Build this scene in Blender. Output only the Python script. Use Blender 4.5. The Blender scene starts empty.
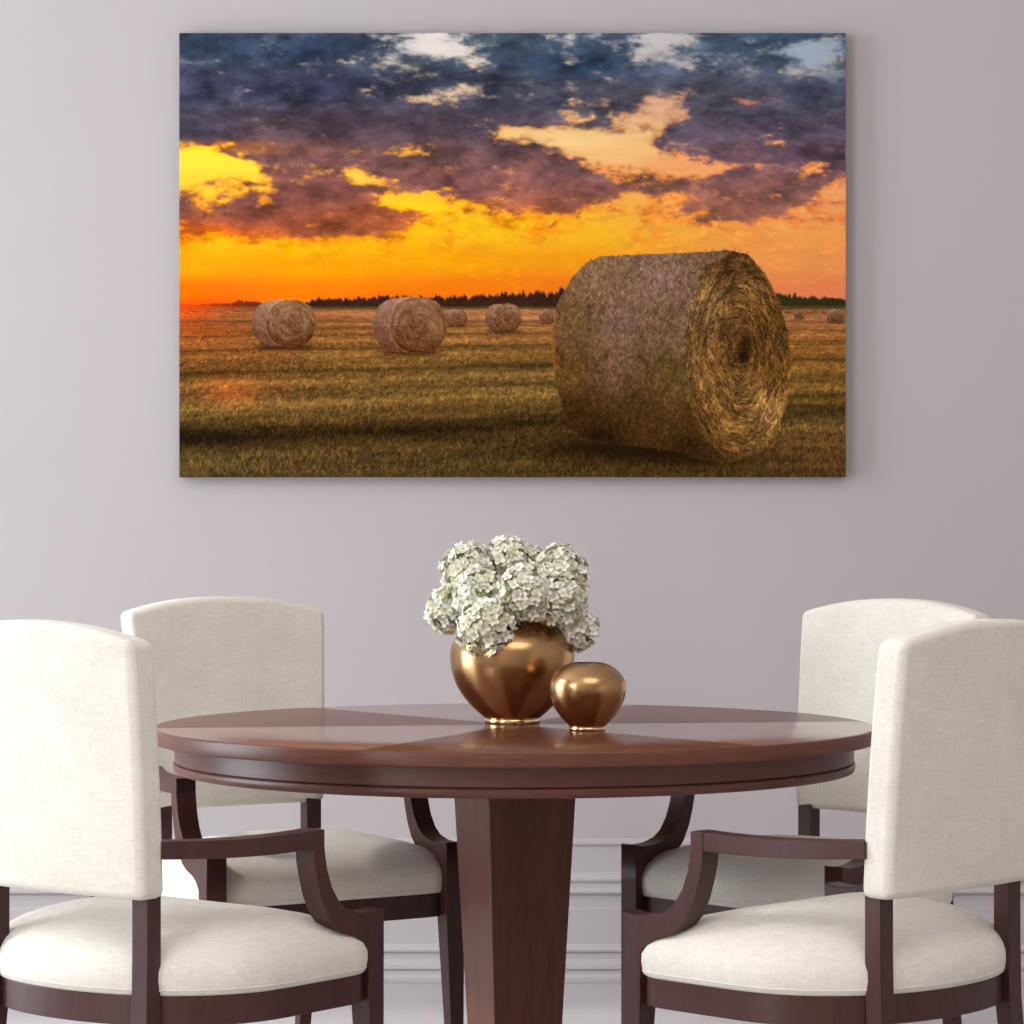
import bpy, bmesh, math, random
import numpy as np
from mathutils import Vector, Matrix

random.seed(7)
scene = bpy.context.scene
COL = scene.collection
R = math.radians

# ------------------------------------------------------------------ camera
F_PX, CAM_D, CAM_H, YH, PX0 = 2958.6, 5.4617, 1.1251, 526.9, 514.3
cd = bpy.data.cameras.new('camera'); cam = bpy.data.objects.new('camera', cd); COL.objects.link(cam)
cam.location = (0, -CAM_D, CAM_H); cam.rotation_euler = (R(90), 0, 0)
cd.sensor_width = 36; cd.lens = F_PX / 1024 * 36
cd.shift_x = -(PX0 - 512) / 1024; cd.shift_y = (YH - 512) / 1024
cd.clip_end = 60
scene.camera = cam

def at(px, py, y):
    """pixel of the photograph -> point on the vertical plane at depth y"""
    Y = y + CAM_D
    return Vector(((px - PX0) * Y / F_PX, y, CAM_H + (YH - py) * Y / F_PX))

# ------------------------------------------------------------------ helpers
def srgb(r, g, b):
    f = lambda c: (c / 255 / 12.92) if c <= 10.31 else ((c / 255 + .055) / 1.055) ** 2.4
    return (f(r), f(g), f(b), 1)

def link(name, me, mat=None, parent=None, smooth=False):
    o = bpy.data.objects.new(name, me); COL.objects.link(o)
    if mat: 
        for m in (mat if isinstance(mat, (list, tuple)) else [mat]): me.materials.append(m)
    if parent: o.parent = parent
    if smooth:
        me.polygons.foreach_set('use_smooth', [True] * len(me.polygons))
    return o

def from_bm(name, bm, mat=None, parent=None, smooth=False, fix=True):
    if fix: bmesh.ops.recalc_face_normals(bm, faces=bm.faces)
    me = bpy.data.meshes.new(name); bm.to_mesh(me); bm.free()
    return link(name, me, mat, parent, smooth)

def bevel(o, w, seg=2, angle=35):
    m = o.modifiers.new('bevel', 'BEVEL'); m.width = w; m.segments = seg
    m.limit_method = 'ANGLE'; m.angle_limit = R(angle); m.harden_normals = True
    o.data.polygons.foreach_set('use_smooth', [True] * len(o.data.polygons))
    return o

def bevel_long(o, w, seg, bare_ring):
    """bevel a loft of four-point rings along its length and at its ends, except at the ring that meets another piece"""
    me = o.data; n = len(me.vertices) // 4
    at_ = me.attributes.new('bevel_weight_edge', 'FLOAT', 'EDGE'); sh = me.attributes.new('sharp_edge', 'BOOLEAN', 'EDGE')
    for e in me.edges:
        a, b = (v // 4 for v in e.vertices)
        wt = 1.0 if a != b else (1.0 if a in (0, n - 1) and a != bare_ring % n else 0.0)
        at_.data[e.index].value = wt; sh.data[e.index].value = (a == b == bare_ring % n)
    m = o.modifiers.new('bevel', 'BEVEL'); m.width = w; m.segments = seg; m.limit_method = 'WEIGHT'; m.harden_normals = True
    me.polygons.foreach_set('use_smooth', [True] * len(me.polygons))
    return o

def thing(name, label, cat, loc=(0, 0, 0), rz=0, group=None):
    o = bpy.data.objects.new(name, None); COL.objects.link(o)
    o.empty_display_size = .1
    o.location = loc; o.rotation_euler = (0, 0, rz)
    o['label'] = label; o['category'] = cat
    if group: o['group'] = group
    return o

def box(bm, x0, x1, y0, y1, z0, z1):
    v = [bm.verts.new((x, y, z)) for z in (z0, z1) for y in (y0, y1) for x in (x0, x1)]
    for f in ((0, 1, 3, 2), (4, 6, 7, 5), (0, 4, 5, 1), (2, 3, 7, 6), (0, 2, 6, 4), (1, 5, 7, 3)):
        bm.faces.new([v[i] for i in f])

def loft(bm, rings, cap=True, closed=False):
    """rings: list of equal-length vertex loops (coordinates)"""
    vs = [[bm.verts.new(p) for p in r] for r in rings]
    n = len(vs[0])
    pairs = list(zip(vs[:-1], vs[1:])) + ([(vs[-1], vs[0])] if closed else [])
    for a, b in pairs:
        for i in range(n):
            bm.faces.new((a[i], a[(i + 1) % n], b[(i + 1) % n], b[i]))
    if cap and not closed:
        bm.faces.new(vs[0][::-1]); bm.faces.new(vs[-1])
    return vs

def lathe(bm, prof, seg=96):
    """profile of (r, z) about z; r=0 closes to a point"""
    prev = None
    for r, z in prof:
        if r < 1e-6: cur = [bm.verts.new((0, 0, z))]
        else: cur = [bm.verts.new((r * math.cos(2 * math.pi * i / seg), r * math.sin(2 * math.pi * i / seg), z)) for i in range(seg)]
        if prev:
            for i in range(seg):
                j = (i + 1) % seg
                if len(prev) == 1 and len(cur) > 1: bm.faces.new((prev[0], cur[j], cur[i]))
                elif len(cur) == 1 and len(prev) > 1: bm.faces.new((prev[i], prev[j], cur[0]))
                elif len(cur) > 1: bm.faces.new((prev[i], prev[j], cur[j], cur[i]))
        prev = cur

def structure(o):
    o['kind'] = 'structure'; return o

# ------------------------------------------------------------------ materials
def new_mat(name):
    m = bpy.data.materials.new(name); m.use_nodes = True
    nt = m.node_tree; b = nt.nodes['Principled BSDF']
    return m, nt, b

def N(nt, t, **kw):
    n = nt.nodes.new(t)
    for k, v in kw.items():
        if k in n.inputs: n.inputs[k].default_value = v
        else: setattr(n, k, v)
    return n

def ramp(nt, fac, stops):
    n = nt.nodes.new('ShaderNodeValToRGB'); e = n.color_ramp.elements
    while len(e) < len(stops): e.new(.5)
    for el, (p, c) in zip(e, stops): el.position = p; el.color = c
    nt.links.new(fac, n.inputs['Fac']); return n

def coords(nt, scale=(1, 1, 1), rot=(0, 0, 0), kind='Object'):
    tc = nt.nodes.new('ShaderNodeTexCoord'); mp = nt.nodes.new('ShaderNodeMapping')
    mp.inputs['Scale'].default_value = scale; mp.inputs['Rotation'].default_value = rot
    nt.links.new(tc.outputs[kind], mp.inputs['Vector']); return mp.outputs['Vector']

def bump(nt, b, height, strength, dist):
    n = N(nt, 'ShaderNodeBump', Strength=strength, Distance=dist)
    nt.links.new(height, n.inputs['Height']); nt.links.new(n.outputs['Normal'], b.inputs['Normal'])

def wood(name, dark, light, scale, rough=.3, rot=(0, 0, 0), coat=.25, spec=.5):
    m, nt, b = new_mat(name)
    v = coords(nt, scale, rot)
    n1 = N(nt, 'ShaderNodeTexNoise', Scale=6, Detail=6, Roughness=.62, Distortion=.4)
    nt.links.new(v, n1.inputs['Vector'])
    n2 = N(nt, 'ShaderNodeTexNoise', Scale=38, Detail=3, Roughness=.6)
    nt.links.new(v, n2.inputs['Vector'])
    mx = N(nt, 'ShaderNodeMix'); mx.data_type = 'FLOAT'; mx.inputs[0].default_value = .35
    nt.links.new(n1.outputs['Fac'], mx.inputs[2]); nt.links.new(n2.outputs['Fac'], mx.inputs[3])
    r = ramp(nt, mx.outputs[0], [(.3, dark), (.7, light)])
    nt.links.new(r.outputs['Color'], b.inputs['Base Color'])
    b.inputs['Roughness'].default_value = rough
    b.inputs['Specular IOR Level'].default_value = spec
    b.inputs['Coat Weight'].default_value = coat; b.inputs['Coat Roughness'].default_value = .18
    return m

CHAIR_WOOD = wood('chair_wood', srgb(58, 33, 30), srgb(78, 46, 41), (9, 9, .8), rough=.42, coat=0, spec=.35)
RIM_WOOD = wood('table_rim_wood', srgb(76, 41, 28), srgb(112, 64, 45), (2.2, 2.2, 30), rough=.36, coat=0, spec=.4)
APRON_WOOD = wood('table_apron_wood', srgb(80, 44, 34), srgb(102, 60, 47), (2.2, 2.2, 30), rough=.36, coat=0, spec=.4)
PED_WOOD = wood('table_pedestal_wood', srgb(76, 40, 30), srgb(110, 63, 48), (8, 8, .7), rough=.38, coat=0, spec=.35)

def fabric():
    m, nt, b = new_mat('cream_linen')
    v = coords(nt, (1, 1, 1))
    big = N(nt, 'ShaderNodeTexNoise', Scale=9, Detail=4, Roughness=.6); nt.links.new(v, big.inputs['Vector'])
    wx = N(nt, 'ShaderNodeTexNoise', Scale=1, Detail=2, Roughness=.6); nt.links.new(coords(nt, (420, 420, 40)), wx.inputs['Vector'])
    wz = N(nt, 'ShaderNodeTexNoise', Scale=1, Detail=2, Roughness=.6); nt.links.new(coords(nt, (45, 45, 420)), wz.inputs['Vector'])
    ad = N(nt, 'ShaderNodeMath', operation='ADD'); nt.links.new(wx.outputs['Fac'], ad.inputs[0]); nt.links.new(wz.outputs['Fac'], ad.inputs[1])
    hf = N(nt, 'ShaderNodeMath', operation='MULTIPLY'); hf.inputs[1].default_value = .5; nt.links.new(ad.outputs[0], hf.inputs[0])
    mx = N(nt, 'ShaderNodeMix'); mx.data_type = 'FLOAT'; mx.inputs[0].default_value = .68
    nt.links.new(big.outputs['Fac'], mx.inputs[2]); nt.links.new(hf.outputs[0], mx.inputs[3])
    r = ramp(nt, mx.outputs[0], [(.38, srgb(217, 209, 195)), (.60, srgb(234, 228, 217))])
    nt.links.new(r.outputs['Color'], b.inputs['Base Color'])
    b.inputs['Roughness'].default_value = .92; b.inputs['Specular IOR Level'].default_value = .15
    b.inputs['Sheen Weight'].default_value = .15
    bump(nt, b, hf.outputs[0], .22, .002)
    return m
FABRIC = fabric()

def paint(name, col, rough=.75, spec=.3, var=.006):
    m, nt, b = new_mat(name)
    n = N(nt, 'ShaderNodeTexNoise', Scale=1.3, Detail=4, Roughness=.5)
    nt.links.new(coords(nt), n.inputs['Vector'])
    lo = tuple(c * (1 - var * 2) for c in col[:3]) + (1,); hi = tuple(min(1, c * (1 + var * 2)) for c in col[:3]) + (1,)
    r = ramp(nt, n.outputs['Fac'], [(.3, lo), (.7, hi)])
    nt.links.new(r.outputs['Color'], b.inputs['Base Color'])
    b.inputs['Roughness'].default_value = rough; b.inputs['Specular IOR Level'].default_value = spec
    f = N(nt, 'ShaderNodeTexNoise', Scale=180, Detail=2); nt.links.new(coords(nt), f.inputs['Vector'])
    bump(nt, b, f.outputs['Fac'], .04, .002)
    return m
WALL_P = paint('wall_paint', srgb(189, 181, 181))
TRIM_P = paint('trim_paint', srgb(189, 183, 183), rough=.6)
CEIL_P = paint('ceiling_paint', srgb(236, 233, 230))
FLOOR_P = paint('floor_finish', srgb(194, 190, 190), rough=.5, spec=.4)
FRAME_P = paint('window_paint', srgb(238, 238, 236), rough=.4)

def gold(name, col, rough):
    m, nt, b = new_mat(name)
    n = N(nt, 'ShaderNodeTexNoise', Scale=1, Detail=3, Roughness=.6); nt.links.new(coords(nt, (25, 25, 260)), n.inputs['Vector'])
    r = ramp(nt, n.outputs['Fac'], [(.2, tuple(c * .93 for c in col[:3]) + (1,)), (.8, col)])
    nt.links.new(r.outputs['Color'], b.inputs['Base Color'])
    b.inputs['Metallic'].default_value = 1; b.inputs['Roughness'].default_value = rough
    return m
GOLD = gold('bronze_gold', srgb(184, 144, 100), .25)
GOLD_RING = gold('polished_gold', srgb(240, 212, 160), .14)

def attr_mat(name, attr, rough=.8, spec=.2, sss=0):
    m, nt, b = new_mat(name)
    a = nt.nodes.new('ShaderNodeAttribute'); a.attribute_name = attr
    nt.links.new(a.outputs['Color'], b.inputs['Base Color'])
    b.inputs['Roughness'].default_value = rough; b.inputs['Specular IOR Level'].default_value = spec
    return m, nt, b

PETAL, _nt, _b = attr_mat('hydrangea_petals', 'Petal', .7, .2)
_b.inputs['Subsurface Weight'].default_value = .15; _b.inputs['Subsurface Radius'].default_value = (.006, .006, .004)
STEM, _nt, _b = new_mat('flower_stem'); _b.inputs['Roughness'].default_value = .6
_n = N(_nt, 'ShaderNodeTexNoise', Scale=60); _r = ramp(_nt, _n.outputs['Fac'], [(.3, srgb(96, 110, 58)), (.7, srgb(130, 140, 80))])
_nt.links.new(_r.outputs['Color'], _b.inputs['Base Color'])

# ------------------------------------------------------------------ room shell
WALL_Y = 1.8695
XL, XR, YF, ZC = -4.0, 3.8, -7.2, 4.1
def slab(name, dims, mat):
    bm = bmesh.new(); box(bm, *dims); return structure(from_bm(name, bm, mat))
slab('floor', (XL - .15, XR + .15, YF - .15, WALL_Y + .15, -.1, 0), FLOOR_P)
slab('ceiling', (XL - .15, XR + .15, YF - .15, WALL_Y + .15, ZC, ZC + .1), CEIL_P)
slab('wall_back', (XL - .15, XR + .15, WALL_Y, WALL_Y + .15, 0, ZC), WALL_P)
slab('wall_right', (XR, XR + .15, YF, WALL_Y, 0, ZC), WALL_P)
slab('wall_front', (XL - .15, XR + .15, YF - .15, YF, 0, ZC), WALL_P)
WINS = [(-.8, 1.0, .12, 3.7), (-5.6, -3.4, .12, 3.7)]
bm = bmesh.new()
ys = sorted([YF, WALL_Y] + [v for w in WINS for v in w[:2]])
for a, b_ in zip(ys[:-1], ys[1:]):
    w = [w for w in WINS if abs(w[0] - a) < 1e-6]
    if w:
        box(bm, XL - .15, XL, a, b_, 0, w[0][2]); box(bm, XL - .15, XL, a, b_, w[0][3], ZC)
    else: box(bm, XL - .15, XL, a, b_, 0, ZC)
structure(from_bm('wall_left', bm, WALL_P))
PANE = bpy.data.materials.new('window_glass'); PANE.use_nodes = True
_nt = PANE.node_tree; _nt.nodes.clear()
_o = _nt.nodes.new('ShaderNodeOutputMaterial'); _t = _nt.nodes.new('ShaderNodeBsdfTransparent'); _g = N(_nt, 'ShaderNodeBsdfGlossy', Roughness=.02)
_mx = _nt.nodes.new('ShaderNodeMixShader'); _mx.inputs[0].default_value = .06
_nt.links.new(_t.outputs[0], _mx.inputs[1]); _nt.links.new(_g.outputs[0], _mx.inputs[2]); _nt.links.new(_mx.outputs[0], _o.inputs[0])
for i, (y0, y1, z0, z1) in enumerate(WINS):
    bm = bmesh.new(); t = .055; ym = (y0 + y1) / 2
    box(bm, XL - .11, XL - .05, y0, y0 + t, z0, z1); box(bm, XL - .11, XL - .05, y1 - t, y1, z0, z1)
    box(bm, XL - .11, XL - .05, y0 + t, y1 - t, z0, z0 + t); box(bm, XL - .11, XL - .05, y0 + t, y1 - t, z1 - t, z1)
    box(bm, XL - .10, XL - .06, ym - .03, ym + .03, z0 + t, z1 - t)
    w = structure(from_bm('window_%d' % (i + 1), bm, FRAME_P))
    bm = bmesh.new(); box(bm, XL - .083, XL - .078, y0 + t, y1 - t, z0 + t, z1 - t)
    from_bm('window_pane', bm, PANE, w)

# skirting along the back wall: profile (projection, z)
def zz(py): return (981 - py) / (F_PX / (WALL_Y + CAM_D))
prof = [(0, zz(838)), (.004, zz(840)), (.012, zz(842)), (.012, zz(844)), (.006, zz(846)), (.006, zz(872)), (.012, zz(874)), (.018, zz(878)), (.018, zz(880)), (.012, zz(883)),
        (.014, zz(887)), (.022, zz(890)), (.022, zz(892)), (.010, zz(895)), (.010, zz(907)), (.014, zz(908.5)), (.014, zz(943)), (.020, zz(945)), (.026, zz(948)), (.026, zz(950)), (.018, zz(952)),
        (.020, zz(958)), (.028, zz(963)), (.030, zz(967)), (.022, zz(969)), (.026, zz(973)), (.034, zz(976)), (.034, 0), (0, 0)]
bm = bmesh.new()
rings = [[(x, WALL_Y - .0005 - p, max(z, .0008)) for p, z in prof] for x in (XL + .001, XR - .001)]
loft(bm, rings)
structure(from_bm('baseboard_back', bm, TRIM_P))

# ------------------------------------------------------------------ dining table
TR, TZ = .6634, .76
table = thing('dining_table', 'round dark reddish-brown wooden pedestal dining table with starburst veneer top', 'table', (0, 0, 0))
# top: six veneer wedges, lines turned a little off the view axis
SEG = 180
bm = bmesh.new()
base_a = R(-90 - 22)
def ring(r, z): return [bm.verts.new((r * math.cos(base_a + 2 * math.pi * i / SEG), r * math.sin(base_a + 2 * math.pi * i / SEG), z)) for i in range(SEG)]
c0 = bm.verts.new((0, 0, TZ))
rs = [ring(.2, TZ), ring(.45, TZ), ring(TR - .004, TZ), ring(TR - .001, TZ - .0012), ring(TR, TZ - .004), ring(TR, TZ - .023), ring(TR - .001, TZ - .026), ring(TR - .004, TZ - .027), ring(.3, TZ - .027)]
c1 = bm.verts.new((0, 0, TZ - .027))
for i in range(SEG):
    j = (i + 1) % SEG
    m = [0, 1][(i // 30) % 2]
    rot = i // 30
    f = bm.faces.new((c0, rs[0][i], rs[0][j])); f.material_index = rot
    for k in range(len(rs) - 1):
        f = bm.faces.new((rs[k][i], rs[k + 1][i], rs[k + 1][j], rs[k][j]))
        f.material_index = rot if k < 2 else 6
        f.smooth = True
    f = bm.faces.new((rs[-1][i], c1, rs[-1][j])); f.material_index = 6
mats = []
for k in range(6):
    mid = base_a + R(30 + 60 * k)
    dk = k % 2 == 0  # one veneer in two tones: grain sheen is painted into the paler wedges
    if dk: mats.append(wood('table_veneer_dark', srgb(88, 45, 32), srgb(108, 60, 44), (26, 1.4, 1), rough=.26, rot=(0, 0, -mid), coat=0, spec=.18))
    else: mats.append(wood('table_veneer_sheen', srgb(122, 80, 68), srgb(142, 98, 86), (1.4, 26, 1), rough=.4, rot=(0, 0, -mid), coat=1, spec=.5))
from_bm('tabletop', bm, mats + [RIM_WOOD], table)
AR = .6235
bm = bmesh.new()
lathe(bm, [(AR - .03, TZ - .0265), (AR, TZ - .0265), (AR, .6985), (AR - .004, .6975), (AR - .004, .682), (AR - .03, .682)], 180)
o = from_bm('apron', bm, APRON_WOOD, table); bevel(o, .001, 1, 50)
bm = bmesh.new()
lathe(bm, [(AR - .003, .6960), (AR + .0005, .6960), (AR + .0022, .6945), (AR + .0022, .688), (AR, .681), (AR - .003, .680), (AR - .03, .680), (AR - .03, .6960)], 180)
o = from_bm('edge_bead', bm, APRON_WOOD, table, True)
# pedestal: square column, turned, narrowing downwards
bm = bmesh.new()
def sq(s, z, a): return [(s * math.cos(a + R(45 + 90 * k)), s * math.sin(a + R(45 + 90 * k)), z) for k in range(4)]
pa = R(23)
w0, w1 = .0885, .0675     # half widths at z=.68 and z=.208
rings = []
for z in (.05, .208, .35, .5, .68, .7325):
    hw = w1 + (w0 - w1) * (z - .208) / (.68 - .208)
    rings.append(sq(hw * math.sqrt(2), z, pa))
loft(bm, rings)
bevel(from_bm('pedestal', bm, PED_WOOD, table), .003, 2)
bm = bmesh.new(); loft(bm, [sq(.128, 0, pa), sq(.128, .035, pa), sq(.1, .05, pa)])
bevel(from_bm('pedestal_base', bm, PED_WOOD, table), .003, 2)

# ------------------------------------------------------------------ dining chairs
BB, BT = .188, .227
HB = .197
YB, YT = -.25, -.3043
ZB, ZT, ZCR = .5516, .9505, .9806
def back_half(z): return HB + (BT - HB) * max(0, min(1, (z - ZB) / (ZT - ZB)))
def back_y(z): 
    t = (z - ZB) / (ZT - ZB); return YB + (YT - YB) * t * (.75 + .25 * t)

def backrest_bm():
    bm = bmesh.new(); NU, NV = 28, 24; TH = .055
    vs = {}
    for s in (0, 1):
        for iv in range(NV + 1):
            for iu in range(NU + 1):
                u = -1 + 2 * iu / NU; v = iv / NV
                top = ZT + (ZCR - ZT) * (1 - abs(u) ** 2.2)
                z = ZB + (top - ZB) * v
                hw = back_half(z)
                x = u * hw
                y = back_y(z) + .012 * (u * u - 1)
                puff = .006 * (1 - u ** 4) * (1 - (2 * v - 1) ** 4)
                y += (-puff * .4) if s == 0 else (TH + puff)
                vs[s, iu, iv] = bm.verts.new((x, y, z))
    for iv in range(NV):
        for iu in range(NU):
            bm.faces.new((vs[0, iu, iv], vs[0, iu + 1, iv], vs[0, iu + 1, iv + 1], vs[0, iu, iv + 1]))
            bm.faces.new((vs[1, iu, iv], vs[1, iu, iv + 1], vs[1, iu + 1, iv + 1], vs[1, iu + 1, iv]))
    for iv in range(NV):
        for iu in (0, NU): bm.faces.new((vs[0, iu, iv], vs[0, iu, iv + 1], vs[1, iu, iv + 1], vs[1, iu, iv]))
    for iu in range(NU):
        for iv in (0, NV): bm.faces.new((vs[0, iu, iv], vs[1, iu, iv], vs[1, iu + 1, iv], vs[0, iu + 1, iv]))
    return bm

SA, SY0, SBK, SN = .289, -.018, .232, 2.15
SFR, SNF = .223, 10
def seat_outline(off=0, n=96):
    pts = []
    for i in range(n):
        t = 2 * math.pi * i / n; c, s = math.cos(t), math.sin(t)
        e = SNF if s > 0 else SN
        b_ = (SFR if s > 0 else SBK) + off; a_ = SA + off
        k = (abs(c / a_) ** e + abs(s / b_) ** e) ** (-1 / e)
        pts.append((k * c, SY0 + k * s))
    return pts
Z0 = .3995
def cushion_bm():
    bm = bmesh.new()
    prof = [(-.03, 0), (-.006, 0), (-.001, .004), (.001, .011), (.003, .024), (.0025, .038), (-.002, .051), (-.010, .063), (-.024, .075), (-.045, .086), (-.075, .0965), (-.11, .105), (-.15, .112), (-.19, .116)]
    rings = [[(x, y, Z0 + h) for x, y in seat_outline(o)] for o, h in prof]
    vs = loft(bm, rings, cap=False)
    ct = bm.verts.new((0, SY0, Z0 + .1175))
    for i in range(96): bm.faces.new((vs[-1][i], vs[-1][(i + 1) % 96], ct))
    bm.faces.new(vs[0][::-1])
    return bm
def piping_bm():
    bm = bmesh.new(); out = seat_outline(.0008); n = len(out); rings = []
    for i, (x, y) in enumerate(out):
        a, b_ = out[i - 1], out[(i + 1) % n]; tx, ty = b_[0] - a[0], b_[1] - a[1]; l = math.hypot(tx, ty); nx, ny = ty / l, -tx / l
        rings.append([(x + nx * .0013 * math.cos(q), y + ny * .0013 * math.cos(q), Z0 + .010 + .0013 * math.sin(q)) for q in [2 * math.pi * k / 6 for k in range(6)]])
    loft(bm, rings, closed=True); return bm
def rail_bm():
    bm = bmesh.new()
    o1, i1 = seat_outline(-.004), seat_outline(-.032)
    loft(bm, [[(x, y, Z0 - .046) for x, y in o1], [(x, y, Z0 + .001) for x, y in o1], [(x, y, Z0 + .001) for x, y in i1], [(x, y, Z0 - .046) for x, y in i1]], closed=True)
    return bm

PW, PD = .034, .030
def back_leg_bm(s):
    bm = bmesh.new(); rings = []
    for z, dy, k, dx in ((0, -.055, .72, .004), (.12, -.035, .82, .003), (.26, -.012, .95, .001), (.36, -.002, 1, 0), (.46, 0, 1, 0), (.555, 0, 1, 0), (.59, -.006, .6, -.010)):
        cx = s * (BB - PW / 2 + dx); cy = -.2135 + dy
        hx, hy = PW / 2 * k, PD / 2 * k
        rings.append([(cx - hx, cy - hy, z), (cx + hx, cy - hy, z), (cx + hx, cy + hy, z), (cx - hx, cy + hy, z)])
    loft(bm, rings); return bm

AEND = Vector((.2792, .0784)); LEG = Vector((.2836, .2188)); ADIR = (LEG - AEND).normalized(); ANRM = Vector((ADIR.y, -ADIR.x))   # outward
ZA, ZL = .6418, .5012
LW, LD = .042, .036
def armplane(s, q, w, z):
    """point s metres past the arm's front end in the arm plane, w metres inwards from the outer face"""
    p = AEND + ADIR * q - ANRM * w
    return (s * p.x, p.y, z)
LTOT = (LEG - AEND).length
LEGZ = .424
def front_leg_bm(s):
    bm = bmesh.new(); rings = []
    for z, k, dq, dw in ((0, .66, .004, .004), (.15, .74, .003, .003), (.28, .9, .001, .001), (.36, 1, 0, 0), (LEGZ, 1, 0, 0)):
        q1 = LTOT + dq; q0 = q1 - LD * k; w0_, w1_ = dw, dw + LW * k
        rings.append([armplane(s, q0, w0_, z), armplane(s, q1, w0_, z), armplane(s, q1, w1_, z), armplane(s, q0, w1_, z)])
    loft(bm, rings); return bm
def arm_support_bm(s):
    """scroll cut from the plank: drops from the arm's end, sweeps forward and becomes the head of the front leg"""
    kq = LTOT / .1165; kz = (ZA - ZL) / .134
    F = [(0, .6598), (0, .632), (.002, .617), (.0055, .597), (.0145, .570), (.0285, .546), (.044, .5335), (.058, .5285), (.07, .525), (.09, .5235), (.105, .5245), (.1165, .527)]
    B = [(-.021, .6598), (-.021, .632), (-.0195, .610), (-.0145, .585), (-.0065, .555), (.006, .527), (.023, .506), (.036, .4975), (.048, .493), (.062, .488), (.074, .480), (.0866, .466)]
    tr = lambda q, z: (q * kq, ZL + (z - .526) * kz)
    F = [tr(*p) for p in F]; B = [tr(*p) for p in B]
    B[-1] = (LTOT - LD, LEGZ + .012)
    F.append((LTOT, LEGZ)); B.append((LTOT - LD, LEGZ))
    bm = bmesh.new(); W0, W1 = 0, LW
    loft(bm, [[armplane(s, f[0], W0, f[1]), armplane(s, g[0], W0, g[1]), armplane(s, g[0], W1, g[1]), armplane(s, f[0], W1, f[1])] for f, g in zip(F, B)])
    return bm
def arm_bm(s):
    bm = bmesh.new(); rings = []
    p0 = Vector((.208, -.215)); p1 = Vector((AEND.x, AEND.y)); n = 14
    d1 = ADIR
    for i in range(n + 1):
        t = i / n
        c = p0.lerp(p1, t); tang = (p1 - p0).normalized()
        nr = Vector((tang.y, -tang.x))
        c = c + nr * .014 * math.sin(math.pi * t)
        dirv = (tang + nr * .014 * math.pi * math.cos(math.pi * t) / (p1 - p0).length).normalized()
        if i == n: dirv = ADIR
        nn = Vector((dirv.y, -dirv.x))
        zt = ZA - .0 - .0035 * math.sin(math.pi * t) 
        h = .028 + .002 * t
        w = .036 + .006 * t
        a, b_ = c, c - nn * w
        rings.append([(s * a.x, a.y, zt), (s * a.x, a.y, zt - h), (s * b_.x, b_.y, zt - h), (s * b_.x, b_.y, zt)])
    loft(bm, rings); return bm

CHAIR_GROUP = 'upholstered armchairs around the round table'
chair0 = thing('dining_chair', '', 'chair', group=CHAIR_GROUP)
bevel(from_bm('backrest', backrest_bm(), FABRIC, chair0), .016, 5, 50)
cu = from_bm('seat_cushion', cushion_bm(), FABRIC, chair0, True)
from_bm('piping', piping_bm(), FABRIC, cu, True)
bevel(from_bm('seat_rail', rail_bm(), CHAIR_WOOD, chair0), .002, 2, 50)
for s in (1, -1):
    bevel(from_bm('back_leg', back_leg_bm(s), CHAIR_WOOD, chair0), .0016, 2, 50)
    bevel_long(from_bm('front_leg', front_leg_bm(s), CHAIR_WOOD, chair0), .0016, 2, -1)
    bevel(from_bm('armrest', arm_bm(s), CHAIR_WOOD, chair0), .0016, 2, 50)
    bevel_long(from_bm('arm_support', arm_support_bm(s), CHAIR_WOOD, chair0), .0016, 2, -1)

def copy_chair(root):
    r = root.copy(); COL.objects.link(r)
    for ch in list(root.children):
        c = ch.copy(); COL.objects.link(c); c.parent = r
        for g in list(ch.children):
            d = g.copy(); COL.objects.link(d); d.parent = c
    return r
POSES = [
    (-.5710, -.6215, -38.0, 'cream upholstered armchair in the left foreground, back to the viewer, cropped at left'),
    (.5305, -.6164, 45.7, 'cream upholstered armchair in the right foreground, back to the viewer, cropped at right'),
    (-.4555, .4381, -147.8, 'cream upholstered armchair facing the viewer behind the left side of the table'),
    (.5637, .3051, 133.4, 'cream upholstered armchair facing the viewer behind the right side of the table')]
for i, (x, y, a, lab) in enumerate(POSES):
    c = chair0 if i == 0 else copy_chair(chair0)
    c.location = (x, y, 0); c.rotation_euler = (0, 0, R(a)); c['label'] = lab

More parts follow.
